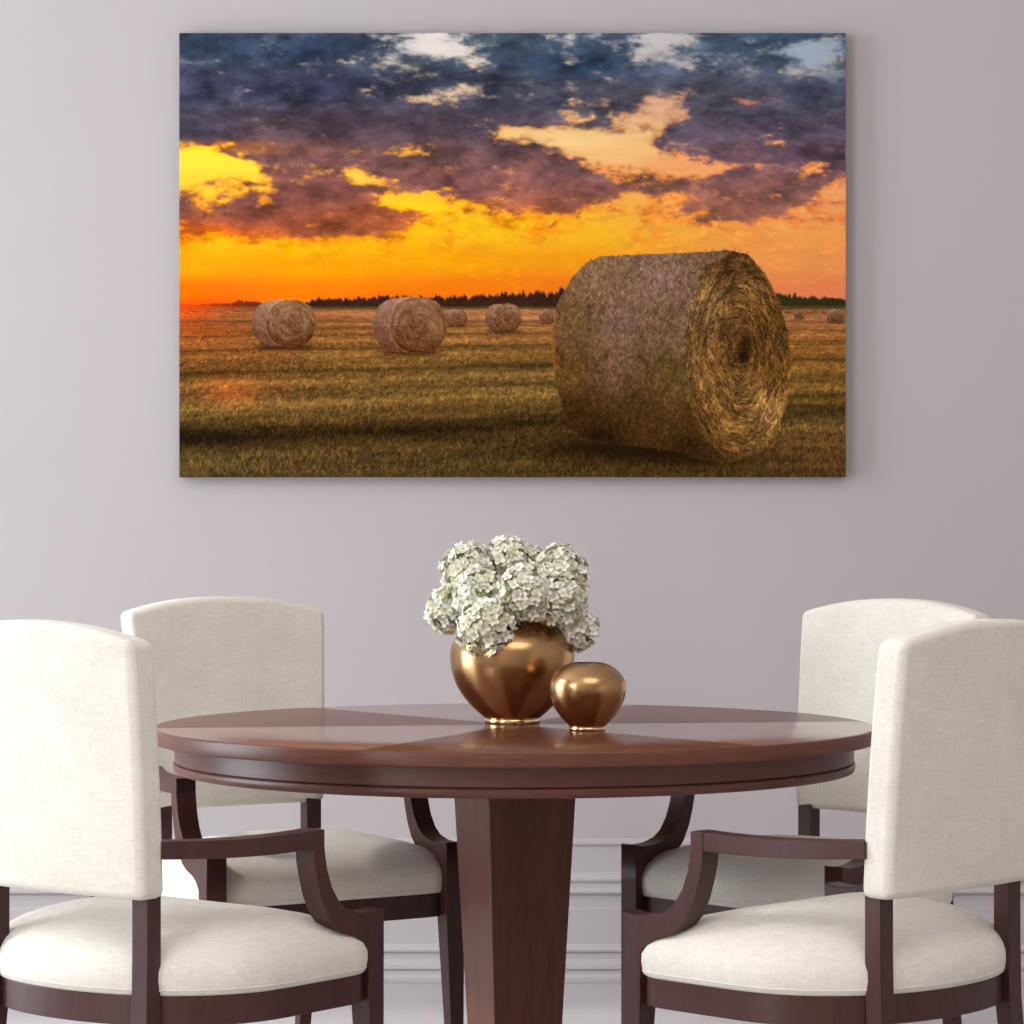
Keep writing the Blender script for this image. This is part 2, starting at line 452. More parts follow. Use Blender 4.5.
# ------------------------------------------------------------------ vases
def vase(name, label, px, y, prof, foot_r, foot_h, eq):
    x = at(px, 700, y).x
    v = thing(name, label, 'vase', (x, y, TZ))
    bm = bmesh.new(); lathe(bm, prof, 96); from_bm('body', bm, GOLD, v, True, True)
    bm = bmesh.new(); lathe(bm, [(foot_r - .012, .0), (foot_r - .002, .0), (foot_r, .0015), (foot_r, foot_h - .0015), (foot_r - .002, foot_h), (foot_r - .012, foot_h)], 96)
    o = from_bm('foot_ring', bm, GOLD_RING, v, True); o['label'] = 'polished bright gold foot ring'
    return v
def bowl(rmax, zeq, ztop, rtop, rfoot, zfoot, pl=1.0, wall=.003):
    """rounded bowl profile, outside then inside"""
    out = [(0, zfoot - .002), (rfoot - .004, zfoot - .002)]
    for i in range(0, 29):      # lower half
        t = i / 28
        z = zfoot + (zeq - zfoot) * t
        k = (zeq - z) / (zeq - zfoot)
        r = rfoot + (rmax - rfoot) * (1 - k ** pl)
        out.append((r, z))
    for i in range(1, 29):
        t = i / 28; a = t * math.pi / 2
        # upper half: elliptical arc stopped at the mouth
        amax = math.acos(rtop / rmax) if rtop < rmax else 0
        aa = t * amax
        out.append((rmax * math.cos(aa), zeq + (ztop - zeq) * math.sin(aa) / math.sin(amax)))
    inner = [(max(r - wall, .001), z) for r, z in out[::-1]]
    inner[0] = (rtop - wall, ztop - .0005)
    inner = [(r, z + (wall if z < zeq * .5 else 0)) for r, z in inner if r > .004]
    return out + inner + [(0, inner[-1][1])]
VY, SY = .045, -.152
sc_v = F_PX / (VY + CAM_D); sc_s = F_PX / (SY + CAM_D)
base_py = YH + (CAM_H - TZ) * sc_v; base_ps = YH + (CAM_H - TZ) * sc_s
large = vase('round_vase', 'large round bronze-gold vase holding the white hydrangeas', 512.3, VY,
     bowl(62.3 / sc_v, (base_py - 654) / sc_v, (base_py - 616.5) / sc_v, 22 / sc_v * 1.02, 27 / sc_v, .0095, 2.35), 27.6 / sc_v, .010, 0)
small = vase('round_vase', 'small empty round bronze-gold vase at the front right of the flower vase', 587.4, SY,
     bowl(38.9 / sc_s, (base_ps - 687) / sc_s, (base_ps - 662.5) / sc_s, 15.5 / sc_s, 17.6 / sc_s, .007, 2.0), 18.4 / sc_s, .0075, 0)

# ------------------------------------------------------------------ hydrangeas
GREEN = np.array(srgb(205, 204, 146)[:3]); CREAM = np.array(srgb(250, 247, 232)[:3]); WHITE = np.array(srgb(250, 249, 245)[:3]); OLIVE = np.array(srgb(166, 160, 98)[:3])
def bloom_mesh(rad, nflo, seed, down):
    rnd = random.Random(seed)
    verts, faces, cols = [], [], []
    # small dark-green heart so that no gap shows through
    for i in range(nflo):
        k = (i + .5) / nflo; ph = math.acos(1 - 2 * k); th = math.pi * (1 + 5 ** .5) * i
        d = Vector((math.sin(ph) * math.cos(th), math.sin(ph) * math.sin(th), math.cos(ph)))
        rr = rad * rnd.uniform(.82, 1.12)
        if rnd.random() < .25: rr *= .88
        d = (d + Vector((rnd.gauss(0, .1), rnd.gauss(0, .1), rnd.gauss(0, .1)))).normalized()
        c = d * rr
        nrm = (d + Vector((rnd.gauss(0, .28), rnd.gauss(0, .28), rnd.gauss(0, .28)))).normalized()
        a = nrm.orthogonal().normalized(); b_ = nrm.cross(a)
        rot = rnd.uniform(0, 2 * math.pi); size = rnd.uniform(.0085, .0120)
        tint = rnd.random(); cup = rnd.uniform(.1, .45)
        edge = CREAM * (1 - tint) + WHITE * tint
        if rnd.random() < .22: edge = edge * .55 + GREEN * .45
        for p in range(4):
            an = rot + p * math.pi / 2 + rnd.gauss(0, .08)
            u = a * math.cos(an) + b_ * math.sin(an); w = nrm.cross(u)
            sz = size * rnd.uniform(.85, 1.1); wd = sz * .52
            tw = rnd.gauss(0, .18)
            def P(l, s, h): return c + u * (l * sz) + w * (s * wd) + nrm * (h * sz + s * tw * wd)
            i0 = len(verts)
            pts = [(0.02, 0, 0), (.42, -.85, .28 * cup + .1), (.45, 0, .16 * cup), (.42, .85, .28 * cup + .1), (.85, -.72, .75 * cup), (.92, 0, .6 * cup), (.85, .72, .75 * cup), (1.12, 0, .95 * cup)]
            shade = [.85, .22, .34, .22, .03, .07, .03, 0]
            for q, g in zip(pts, shade):
                verts.append(P(*q)); cols.append(edge * (1 - g) + (GREEN if g < .7 else OLIVE) * g)
            for f in ((0, 1, 2), (0, 2, 3), (1, 4, 5, 2), (2, 5, 6, 3), (4, 7, 5), (5, 7, 6)):
                faces.append([i0 + z for z in f])
    # inner heart of stalks
    bm = bmesh.new(); bmesh.ops.create_icosphere(bm, subdivisions=2, radius=rad * .8)
    i0 = len(verts); bm.verts.index_update()
    for v in bm.verts: verts.append(v.co.copy()); cols.append(GREEN * .85)
    for f in bm.faces: faces.append([i0 + v.index for v in f.verts])
    bm.free()
    me = bpy.data.meshes.new('flower_head'); me.from_pydata(verts, [], faces)
    ca = me.color_attributes.new('Petal', 'FLOAT_COLOR', 'POINT')
    arr = np.ones((len(verts), 4), np.float32); arr[:, :3] = np.array(cols); ca.data.foreach_set('color', arr.ravel())
    return me
vx = large.location.x
mouth = Vector((vx, VY, TZ + (base_py - 616.5) / sc_v))
BLOOMS = [   # px, py, depth offset, radius px, where
    (468, 569, .030, 27, 'at the upper left of the bouquet'),
    (509, 562, .045, 24, 'topmost in the centre of the bouquet'),
    (562, 572, .020, 26, 'at the upper right of the bouquet'),
    (448, 610, -.005, 23, 'hanging furthest left, clear of the vase'),
    (487, 627, -.082, 30, 'drooping low over the front left of the vase'),
    (525, 594, -.066, 29, 'in the middle of the bouquet, facing the viewer'),
    (561, 597, -.055, 27, 'right of the middle of the bouquet'),
    (577, 629, -.010, 21, 'drooping lowest on the right over the vase shoulder'),
    (476, 596, -.035, 29, 'left of the middle of the bouquet'),
    (532, 573, .060, 25, 'at the back of the bouquet behind the middle')]
for i, (px, py, dy, rp, where) in enumerate(BLOOMS):
    y = VY + dy; p = at(px, py, y); rad = .94 * rp * (y + CAM_D) / F_PX
    t = thing('hydrangea_bloom', 'white and pale green hydrangea bloom ' + where, 'flower', p, 0, 'hydrangea blooms in the gold vase')
    rnd = random.Random(i)
    h = link('flower_head', bloom_mesh(rad, int(60 + rp * 5.5), i + 3, 0), PETAL, t)
    h['kind'] = 'stuff'
    # stem from the head into the vase mouth
    ang = 2 * math.pi * i / len(BLOOMS)
    m = mouth + Vector((.020 * math.cos(ang), .020 * math.sin(ang), .0))
    end = m + Vector((-.6 * .02 * math.cos(ang), -.6 * .02 * math.sin(ang), -.10))
    top = Vector((0, 0, 0)); mid = m - p; mid.z = max(mid.z, -.5) ; e = end - p
    ctrl = [top, (top + mid) * .5 + Vector((0, 0, .018)), mid + Vector((0, 0, .004)), e]
    bm = bmesh.new(); rings = []
    for k in range(13):
        s_ = k / 12
        q = ctrl[0] * (1 - s_) ** 3 + ctrl[1] * 3 * s_ * (1 - s_) ** 2 + ctrl[2] * 3 * s_ * s_ * (1 - s_) + ctrl[3] * s_ ** 3
        rings.append([(q.x + .0022 * math.cos(a_), q.y + .0022 * math.sin(a_), q.z) for a_ in [2 * math.pi * j / 8 for j in range(8)]])
    loft(bm, rings); from_bm('stem', bm, STEM, t, True)

# ------------------------------------------------------------------ canvas print
def painting(W, H):
    """procedural picture: straw bales on a stubble field at sunset (sRGB 0..255), pixel frame of the photograph"""
    rng = np.random.default_rng(5)
    xs = np.linspace(180, 846, W); ysv = np.linspace(33, 477, H)
    X, Y = np.meshgrid(xs, ysv)
    def vnoise(x, y, seed):
        r = np.random.default_rng(seed); T = r.random((256, 256))
        xi = np.floor(x).astype(int); yi = np.floor(y).astype(int); fx = x - xi; fy = y - yi
        fx = fx * fx * (3 - 2 * fx); fy = fy * fy * (3 - 2 * fy)
        a = T[yi % 256, xi % 256]; b = T[yi % 256, (xi + 1) % 256]; c = T[(yi + 1) % 256, xi % 256]; d = T[(yi + 1) % 256, (xi + 1) % 256]
        return (a * (1 - fx) + b * fx) * (1 - fy) + (c * (1 - fx) + d * fx) * fy
    def fbm(x, y, seed, octv=5, gain=.55):
        s = 0; a = 1; t = 0
        for k in range(octv):
            s = s + a * vnoise(x * 2 ** k + 17 * k, y * 2 ** k + 31 * k, seed + k); t += a; a *= gain
        return s / t
    def sm(e0, e1, x):
        t = np.clip((x - e0) / (e1 - e0), 0, 1); return t * t * (3 - 2 * t)
    def field(points, x, y, px=70., py=26.):
        num = 0; den = 0
        for (cx, cy, col) in points:
            w = 1 / (((x - cx) / px) ** 2 + ((y - cy) / py) ** 2 + .25) ** 1.6
            num = num + w[..., None] * np.array(col, float); den = den + w
        return num / den[..., None]
    mix = lambda a, b, m: a * (1 - m[..., None]) + b * m[..., None]
    # --- open sky
    sky = field([(190, 40, (120, 140, 165)), (430, 45, (232, 222, 212)), (620, 42, (205, 200, 200)), (820, 55, (160, 175, 190)), (700, 60, (190, 180, 178)),
        (425, 92, (238, 212, 172)), (570, 90, (238, 208, 170)), (660, 100, (236, 180, 140)), (750, 100, (205, 130, 110)), (560, 140, (250, 208, 140)), (620, 155, (252, 196, 128)), (690, 165, (248, 165, 105)), (520, 130, (250, 205, 130)),
        (200, 160, (255, 226, 60)), (250, 165, (255, 220, 62)), (220, 185, (255, 205, 50)), (360, 182, (255, 206, 72)), (430, 200, (255, 205, 40)),
        (640, 190, (255, 180, 85)), (820, 180, (252, 170, 110)), (830, 215, (252, 166, 90)), (760, 225, (252, 170, 85)), (660, 225, (253, 180, 60)),
        (190, 240, (255, 196, 20)), (300, 245, (255, 195, 12)), (420, 220, (255, 205, 20)), (520, 230, (255, 200, 22)), (580, 235, (254, 185, 35)),
        (190, 265, (255, 168, 12)), (320, 268, (255, 166, 6)), (450, 262, (255, 172, 8)), (560, 262, (252, 160, 22)), (820, 262, (248, 156, 84)), (790, 250, (250, 160, 80)),
        (190, 292, (255, 112, 12)), (320, 292, (255, 128, 8)), (450, 290, (254, 124, 12)), (560, 285, (250, 125, 25)), (820, 290, (244, 138, 82)), (190, 305, (248, 84, 18)), (400, 302, (250, 112, 14)), (830, 300, (242, 132, 92))], X, Y, 75, 15)
    sky *= (1 + .05 * (fbm(X / 60, Y / 5, 90, 4) - .5))[..., None]
    # --- cloud colour
    cld = field([(190, 45, (52, 68, 94)), (300, 50, (48, 66, 98)), (400, 60, (72, 88, 108)), (500, 45, (62, 84, 104)), (580, 65, (48, 74, 110)), (540, 95, (74, 76, 100)), (700, 60, (78, 96, 120)), (780, 45, (66, 96, 126)), (830, 70, (104, 122, 146)),
        (190, 90, (58, 64, 92)), (300, 90, (56, 60, 90)), (400, 90, (62, 64, 92)), (470, 80, (66, 74, 98)), (640, 95, (96, 92, 108)), (720, 100, (94, 90, 108)), (820, 95, (72, 76, 104)),
        (190, 125, (84, 76, 98)), (300, 125, (100, 76, 88)), (400, 125, (96, 74, 88)), (500, 125, (90, 76, 92)), (690, 135, (102, 86, 106)), (820, 130, (88, 78, 102)),
        (300, 155, (126, 82, 78)), (400, 155, (120, 82, 80)), (490, 165, (122, 82, 82)), (590, 175, (124, 84, 84)), (740, 155, (112, 84, 98)), (820, 150, (106, 80, 98)),
        (300, 185, (132, 80, 72)), (210, 200, (128, 78, 76)), (250, 215, (140, 78, 62)), (480, 190, (130, 82, 78)), (560, 200, (146, 90, 76)), (740, 190, (146, 98, 94)), (700, 205, (168, 106, 86)),
        (210, 230, (170, 78, 40)), (320, 225, (150, 78, 50)), (390, 222, (160, 84, 48)), (530, 215, (176, 96, 58))], X, Y, 80, 16)
    # --- cloud mask
    wx = X + 24 * (fbm(X / 40, Y / 24, 11) - .5) * 2; wy = Y + 11 * (fbm(X / 44, Y / 22, 21) - .5) * 2
    def blob(cx, cy, rx, ry, p=2.): return np.exp(-((np.abs(wx - cx) / rx) ** p + (np.abs(wy - cy) / ry) ** p))
    M = 1.35 * (1 - sm(128, 150, wy)) 
    for cx, cy, rx, ry, a in [
        (330, 150, 190, 26, 1.3), (310, 192, 60, 30, 1.5), (370, 206, 40, 20, .8), (225, 218, 95, 20, 1.4), (325, 216, 80, 20, 1.35), (470, 172, 95, 30, 1.35), (590, 180, 72, 18, 1.2), (525, 206, 42, 12, 1.2), (485, 150, 60, 22, .8),
        (740, 140, 120, 34, 1.3), (800, 170, 70, 24, 1.1), (735, 197, 66, 20, 1.6), (620, 182, 56, 12, .7), (540, 190, 60, 22, .7), (800, 190, 45, 14, .8), (640, 190, 40, 8, .5), (230, 182, 28, 3, .9)]:
        M = M + a * blob(cx, cy, rx, ry, 2.4)
    M = np.minimum(M, 1.45)
    for cx, cy, rx, ry, a in [
        (437, 46, 38, 17, 1.75), (425, 93, 46, 8, .95), (470, 66, 40, 7, .5), (398, 66, 30, 10, .7), (560, 36, 34, 6, .9), (655, 48, 30, 18, 1.45), (690, 40, 40, 8, 1.2), (700, 66, 40, 8, .7), (825, 52, 46, 13, 1.7), (790, 72, 46, 9, 1.1),
        (569, 89, 18, 7, .7), (572, 104, 10, 7, .5), (655, 100, 30, 11, 1.0), (668, 116, 30, 10, .8), (700, 98, 40, 7, .6), (749, 99, 18, 5, .9), (640, 118, 26, 12, 1.1),
        (552, 136, 58, 13, 1.7), (615, 152, 50, 15, 1.7), (500, 132, 30, 8, .8), (662, 176, 40, 12, 1.4), (705, 167, 50, 7, 1.5), (622, 136, 40, 10, .9), (650, 200, 60, 10, .5),
        (214, 168, 50, 14, 2.0), (190, 160, 30, 12, .9), (252, 172, 26, 8, .7), (225, 147, 30, 4, .5), (362, 181, 30, 6, 1.2), (420, 200, 30, 12, 1.6), (322, 172, 20, 4, .6), (400, 205, 24, 8, .9), (815, 168, 40, 5, .8), (835, 190, 30, 9, .9)]:
        M = M - a * blob(cx, cy, rx, ry)
    det = fbm(X / 30, Y / 15, 41, 6, .64) - .5
    wisp = np.abs(fbm(X / 22, Y / 9, 45, 5, .62) - .5) * 2
    open_ = np.exp(-((wx - 560) / 70) ** 2 - ((wy - 155) / 34) ** 2) * .35
    M = M * .82
    M = M + (2.3 * det - .9 * (wisp - .28)) * np.clip(M + .75, .03, 1) * sm(285, 205, Y)
    m = .5 * sm(-.28, 1.05, M) + .5 * sm(.05, .9, M)
    tex = fbm(X / 30, Y / 15, 61, 6, .62) - .5
    tex2 = np.abs(fbm(X / 44, Y / 18, 65, 5, .6) - .5) * 2
    cld = cld * (1 + 1.0 * tex + .3 * (tex2 - .25))[..., None]
    lit = sm(.50, .68, fbm(X / 26, Y / 13, 73, 6, .66)) * (.45 + .55 * sm(1.2, .6, M))
    warm = sm(95, 150, Y)[..., None]
    cld = cld + lit[..., None] * ((1 - warm) * np.array([58, 56, 54]) + warm * np.array([70, 34, 10])) * .6
    g_ = cld.mean(-1, keepdims=True); top_ = sm(195, 110, Y)[..., None]; cld = cld * (1 - .22 * top_) + g_ * .22 * top_; cld = cld * (1 - .10 * top_)
    img = mix(sky, cld, m)
    rim = np.exp(-((M - .42) / .2) ** 2) * sm(70, 130, Y)
    img = img + rim[..., None] * np.array([44, 4, -22]) * .75
    orange = np.exp(-((wx - 225) / 55) ** 2 - ((wy - 147) / 7) ** 2) + .8 * np.exp(-((wx - 215) / 60) ** 2 - ((wy - 231) / 5) ** 2) + .5 * np.exp(-((wx - 450) / 60) ** 2 - ((wy - 206) / 5) ** 2)
    img = img + np.clip(orange, 0, 1)[..., None] * np.array([70, 22, -26]) * .8
    hl = sm(.6, .76, fbm(X / 11, Y / 6, 81, 4, .6)) * np.exp(-((M - .5) / .4) ** 2); img = img + hl[..., None] * np.array([46, 34, 12])
    def strokes(img, x, y, ang, ln, col, alpha):
        k = 14; t = np.linspace(-.5, .5, k)
        px = x[:, None] + np.cos(ang)[:, None] * ln[:, None] * t; py = y[:, None] + np.sin(ang)[:, None] * ln[:, None] * t
        ix = np.round((px - 180) / 666 * (W - 1)).astype(int); iy = np.round((py - 33) / 444 * (H - 1)).astype(int)
        ok = (ix >= 0) & (ix < W) & (iy >= 0) & (iy < H)
        for j in range(k):
            o = ok[:, j]; a = alpha[o][:, None]
            img[iy[o, j], ix[o, j]] = img[iy[o, j], ix[o, j]] * (1 - a) + col[o] * a
    # --- field
    hz = 305 + 1.5 * (X > 640)
    per = 1 / np.maximum(Y - 296, 3)
    fcol = field([(190, 312, (176, 84, 34)), (260, 316, (158, 98, 58)), (420, 316, (170, 112, 70)), (540, 316, (170, 112, 68)), (820, 320, (160, 104, 62)),
        (190, 330, (170, 84, 34)), (300, 332, (142, 92, 44)), (480, 330, (150, 100, 50)), (820, 335, (160, 104, 50)), (200, 352, (140, 82, 36)), (350, 352, (128, 88, 40)), (500, 352, (134, 94, 44)), (830, 352, (140, 94, 40)),
        (200, 372, (104, 68, 30)), (350, 372, (116, 82, 38)), (500, 372, (110, 82, 40)), (820, 376, (128, 90, 40)), (220, 392, (128, 84, 40)), (400, 390, (118, 88, 42)), (520, 384, (120, 92, 44)), (820, 395, (104, 76, 34)),
        (200, 412, (100, 76, 36)), (300, 408, (116, 86, 42)), (450, 412, (104, 76, 36)), (820, 415, (118, 88, 44)), (200, 436, (52, 36, 18)), (300, 436, (70, 50, 22)), (420, 432, (66, 46, 20)), (530, 420, (84, 62, 28)), (600, 452, (44, 30, 12)), (660, 462, (54, 38, 16)),
        (820, 440, (96, 68, 34)), (200, 462, (84, 66, 34)), (350, 462, (82, 62, 32)), (500, 462, (76, 58, 28)), (600, 470, (74, 54, 24)), (760, 470, (84, 60, 30)), (830, 465, (90, 64, 32))], X, Y, 80, 10)
    dep = np.clip((Y - 305) / 170, 0, 1)
    sl = Y + .055 * (X - 180) * np.clip(dep * 1.3, 0, 1) + 5 * dep * (fbm(X / 45, Y / 30, 99, 3) - .5) * 2
    bands = fbm(X / 130, np.maximum(Y - 300, 0) ** .8 / 1.3, 101, 3) - .5
    strk = fbm(X / (9 - 5 * dep), Y / (1.1 + 2.5 * dep), 111, 4, .72) - .5
    fine = fbm(X / (2.4 - 1.0 * dep), Y / (1.0 + 2.6 * dep), 121, 2, .8) - .5
    fcol = fcol * (1 + .5 * bands * (1 - .3 * dep) + .6 * strk + .4 * fine)[..., None]
    for c0, wd, am in ((329, 1, -.18), (337, 1.2, -.2), (343, 1.5, .14), (351, 1.8, -.28), (358, 2, .14), (374, 2.6, -.3), (386, 3.2, .22), (396, 3, -.15), (409, 4, .24), (420, 4, -.16), (441, 7, -.42), (433, 3, -.2), (462, 5, .12)):
        fcol = fcol * (1 + am * np.exp(-((sl - c0) / wd) ** 2))[..., None]
    n = 9000; q = rng.random(n) ** .8; yy = 330 + 147 * q; xx = 180 + 666 * rng.random(n); dd = (yy - 305) / 170
    src = fcol[np.clip(((yy - 33) / 444 * (H - 1)).astype(int), 0, H - 1), np.clip(((xx - 180) / 666 * (W - 1)).astype(int), 0, W - 1)]
    br = rng.random(n)
    col = np.where((br > .5)[:, None], src * 1.28 + np.array([14, 11, 3]), src * .6)
    strokes(fcol, xx, yy, np.pi / 2 + rng.normal(0, .45, n) + (1 - dd) * 1.2, 1.5 + 6.5 * dd * rng.random(n), col, (.12 + .3 * dd))
    # strips below the horizon
    strip = sm(303, 304.5, Y) * (1 - sm(308.5, 310, Y)); fcol = mix(fcol, np.zeros_like(fcol) + np.array([78, 66, 34]) + 24 * strk[..., None], strip * sm(225, 300, X) * .85)
    edge = np.exp(-((Y - 321.5) / 1.2) ** 2); fcol = mix(fcol, np.zeros_like(fcol) + np.array([96, 62, 36]), edge * .6)
    img = mix(img, fcol, sm(hz - .8, hz + .8, Y))
    # tree line
    tn = fbm(X / 3.4, X * 0 + 3.3, 131, 4, .75) - .5; t2 = fbm(X / 40, X * 0 + 9, 141, 3) - .5
    th = np.interp(X, [180, 195, 232, 240, 262, 300, 320, 400, 470, 520, 560, 640, 785, 800, 846], [1.5, 2, 2.5, 5.5, 3, 3, 7.5, 9, 9, 13.5, 14, 12, 11, 8.5, 6.5])
    th = th * (1 + 1.5 * tn + .5 * t2)
    tm = sm(-.8, .8, Y - (306 - th)) * (1 - sm(306, 307.5, Y))
    tcol = np.array([58, 34, 22]) + 26 * (fbm(X / 2.5, Y / 2.5, 151, 3) - .5)[..., None] + np.clip(1 - (X - 180) / 130, 0, 1)[..., None] * np.array([120, 28, 0])
    tcol = mix(tcol, np.zeros_like(tcol) + np.array([52, 48, 26]) + 20 * (fbm(X / 2, Y / 2, 161, 3) - .5)[..., None], sm(600, 780, X))
    img = mix(img, tcol, tm)
    glow = np.exp(-(((X - 182) / 34) ** 2 + ((Y - 300) / 22) ** 2)); img = img + glow[..., None] * np.array([70, 6, -10])
    g2 = np.exp(-(((X - 233) / 26) ** 2 + ((Y - 392) / 16) ** 2)); img = img + g2[..., None] * np.array([52, 16, 4])
    # --- bales
    def inside(poly):
        c = np.zeros(X.shape, bool); n = len(poly)
        jx = X + 1.2 * (fbm(X / 3, Y / 3, 171, 2) - .5); jy = Y + 1.2 * (fbm(X / 3, Y / 3, 181, 2) - .5)
        for i in range(n):
            x1, y1 = poly[i]; x2, y2 = poly[(i + 1) % n]
            if y1 == y2: continue
            c ^= ((y1 > jy) != (y2 > jy)) & (jx < (x2 - x1) * (jy - y1) / (y2 - y1) + x1)
        return c
    def straw(sx, sy, seed, ang=0.):
        ca, sa = math.cos(ang), math.sin(ang)
        return fbm((X * ca + Y * sa) / sx, (-X * sa + Y * ca) / sy, seed, 4, .75) - .5
    def small(cx, cy, w, h, fx, seed):
        nonlocal img
        jit = 1 + .05 * (fbm(X / 3, Y / 3, seed, 2) - .5)
        sh = np.exp(-(np.abs(X - cx) / (w * .42)) ** 4 - ((Y - cy - h * .49) / (h * .07)) ** 2); img = mix(img, np.zeros_like(img) + np.array([40, 24, 12]), sh * .75)
        frx = w * .385; fcx = cx + w * .5 - frx
        P2 = lambda ox, rx, ry: (np.abs((X - ox) / rx) ** 2.25 + np.abs((Y - cy) / ry) ** 2.25) * jit
        face = P2(fcx, frx, h * .5); back = P2(cx - w * .5 + w * .36, w * .36, h * .485)
        mid = (X > cx - w * .14) & (X < fcx) & (np.abs(Y - cy) < h * .493)
        body = (back < 1) | mid
        v = (Y - cy) / (h * .5)
        s1 = straw(1.4, 1.6, seed + 3); s2 = straw(5, 2, seed + 5, .6)
        lf = (X - cx + w * .5) / w
        cb = np.array([132, 92, 70]) + (-34 * v[..., None]) + (70 * s1 + 40 * s2)[..., None] + ((lf - .2) * 40)[..., None]
        img = np.where(body[..., None], cb, img)
        rr = np.sqrt(np.maximum(face, 0)); an = np.arctan2((Y - cy) / (h * .5), (X - fcx) / frx)
        spir = fbm(rr * 9, an * 1.6 + 8, seed + 9, 3, .7) - .5
        cf = np.array([124, 84, 54]) + (-22 * v[..., None]) + (75 * spir * min(1, w / 40))[..., None] + 75 * s1[..., None] - 16 * np.exp(-(rr / .22) ** 2)[..., None] - 18 * (sm(.8, 1, rr) * (an > 0))[..., None]
        img = np.where((face < 1)[..., None], cf, img)
        e = np.exp(-((face - 1.04) / .06) ** 2) * (X < fcx); img = img + e[..., None] * np.array([20, 12, 8])
    for k, b in enumerate([(457, 317.5, 22, 17), (547, 316.5, 15, 14), (504, 317.5, 36, 28), (799, 314.5, 12, 9), (836, 316, 18, 13.5), (284.5, 323.5, 64, 47), (410.5, 325, 73, 56)]):
        small(*b, 0, 300 + 20 * k)
    shd = np.exp(-(((X - 650) / 90) ** 2) ** 2 - ((Y - 452 - (X - 650) * .09) / 9) ** 2); img = mix(img, np.zeros_like(img) + np.array([34, 22, 8]), shd * .85)
    P = [(602, 256), (640, 254.5), (690, 253), (727, 250), (748, 254), (766, 274), (780, 302), (788, 332), (792, 365), (788, 405), (774, 436), (752, 455), (728, 464), (710, 462), (680, 452), (640, 447), (600, 441), (580, 437), (565, 415), (555, 380), (551.5, 343), (557, 305), (572, 278), (588, 262)]
    ins = inside(P)
    v = (Y - 355) / 105
    cb = field([(600, 275, (140, 108, 82)), (660, 280, (146, 114, 104)), (710, 275, (132, 102, 80)), (575, 320, (116, 88, 54)), (620, 320, (132, 102, 92)), (660, 330, (122, 94, 70)), (690, 330, (136, 108, 92)),
        (565, 370, (100, 72, 36)), (620, 370, (116, 86, 64)), (670, 370, (98, 76, 34)), (690, 380, (110, 84, 50)), (575, 415, (66, 40, 16)), (640, 415, (76, 50, 24)), (690, 420, (86, 60, 28)), (600, 438, (38, 22, 8)), (690, 448, (52, 32, 12))], X, Y, 30, 26)
    s1 = straw(1.5, 3.6, 501, .35); s2 = straw(3.4, 1.5, 511, .5); s3 = straw(14, 40, 521, .1)
    cb = cb * (1 + .75 * s1 + .55 * s2 + .35 * s3)[..., None]
    img = np.where(ins[..., None], cb, img)
    fcx = 739 + (Y - 355) * .03; frx, fry = 54., 106.
    fr = np.sqrt(((X - fcx) / frx) ** 2 + ((Y - 357) / fry) ** 2); an = np.arctan2((Y - 357) / fry, (X - fcx - 4) / frx)
    wob = 1 + .10 * (fbm(X / 16, Y / 16, 531, 3) - .5)
    fm = (fr * wob < 1.0) & ins
    cf = field([(727, 262, (92, 62, 34)), (700, 300, (128, 98, 62)), (745, 300, (118, 84, 46)), (770, 320, (92, 62, 28)), (745, 350, (92, 60, 30)), (700, 360, (128, 92, 54)), (782, 370, (108, 74, 34)), (740, 400, (122, 88, 46)), (765, 410, (152, 116, 68)), (710, 420, (112, 78, 40)), (740, 440, (126, 92, 48)), (720, 455, (84, 54, 24)), (765, 440, (112, 82, 42))], X, Y, 26, 24)
    arc = fbm(fr * wob * 17, an * 2.2 + 10, 541, 4, .7) - .5
    arc2 = fbm(fr * wob * 34, an * 5 + 10, 551, 3, .7) - .5
    cf = cf * (1 + 1.0 * arc + .8 * arc2 + .6 * straw(1.6, 2.4, 561, -.5))[..., None]
    core = np.exp(-(((X - 744) / 7) ** 2 + ((Y - 352) / 13) ** 2)); cf = mix(cf, np.zeros_like(cf) + np.array([34, 18, 8]), core * .75)
    img = np.where(fm[..., None], cf, img)
    n = 5200; bx = 552 + 240 * rng.random(n); by = 250 + 214 * rng.random(n)
    jx = np.clip(((bx - 180) / 666 * (W - 1)).astype(int), 0, W - 1); jy = np.clip(((by - 33) / 444 * (H - 1)).astype(int), 0, H - 1)
    keep = ins[jy, jx]; bx, by, jx, jy = bx[keep], by[keep], jx[keep], jy[keep]; n = len(bx)
    onf = fm[jy, jx]; base = img[jy, jx].copy()
    fx_ = (bx - 743) / 54; fy_ = (by - 355) / 106
    tang = np.arctan2(fx_ * 106, -fy_ * 54) + rng.normal(0, .5, n)
    ba = np.where(rng.random(n) < .5, 1.15, 2.2) + rng.normal(0, .3, n)
    ang = np.where(onf, tang, ba); br = rng.random(n)
    lightc = np.where(onf[:, None], base * 1.35 + np.array([34, 26, 14]), base * 1.18 + np.array([12, 10, 8])); darkc = base * np.where(onf, .5, .68)[:, None]
    wlt = np.clip(1 - (((bx - 765) / 26) ** 2 + ((by - 412) / 30) ** 2), 0, 1)[:, None]
    lightc = lightc + wlt * np.array([46, 38, 24])
    col = np.where((br > .48)[:, None], lightc, darkc)
    strokes(img, bx, by, ang, np.where(onf, 3 + 11 * rng.random(n), 2 + 5 * rng.random(n)), col, np.where(onf, .36, .28))
    hole = np.exp(-(((X - 743) / 5) ** 2 + ((Y - 357) / 5) ** 2)) + .6 * np.exp(-(((X - 747) / 6) ** 2 + ((Y - 338) / 9) ** 2)); img = mix(img, np.zeros_like(img) + np.array([30, 16, 8]), np.clip(hole, 0, 1) * .7)
    img = np.where(ins[..., None], img * np.array([.95, .93, .86]), img)
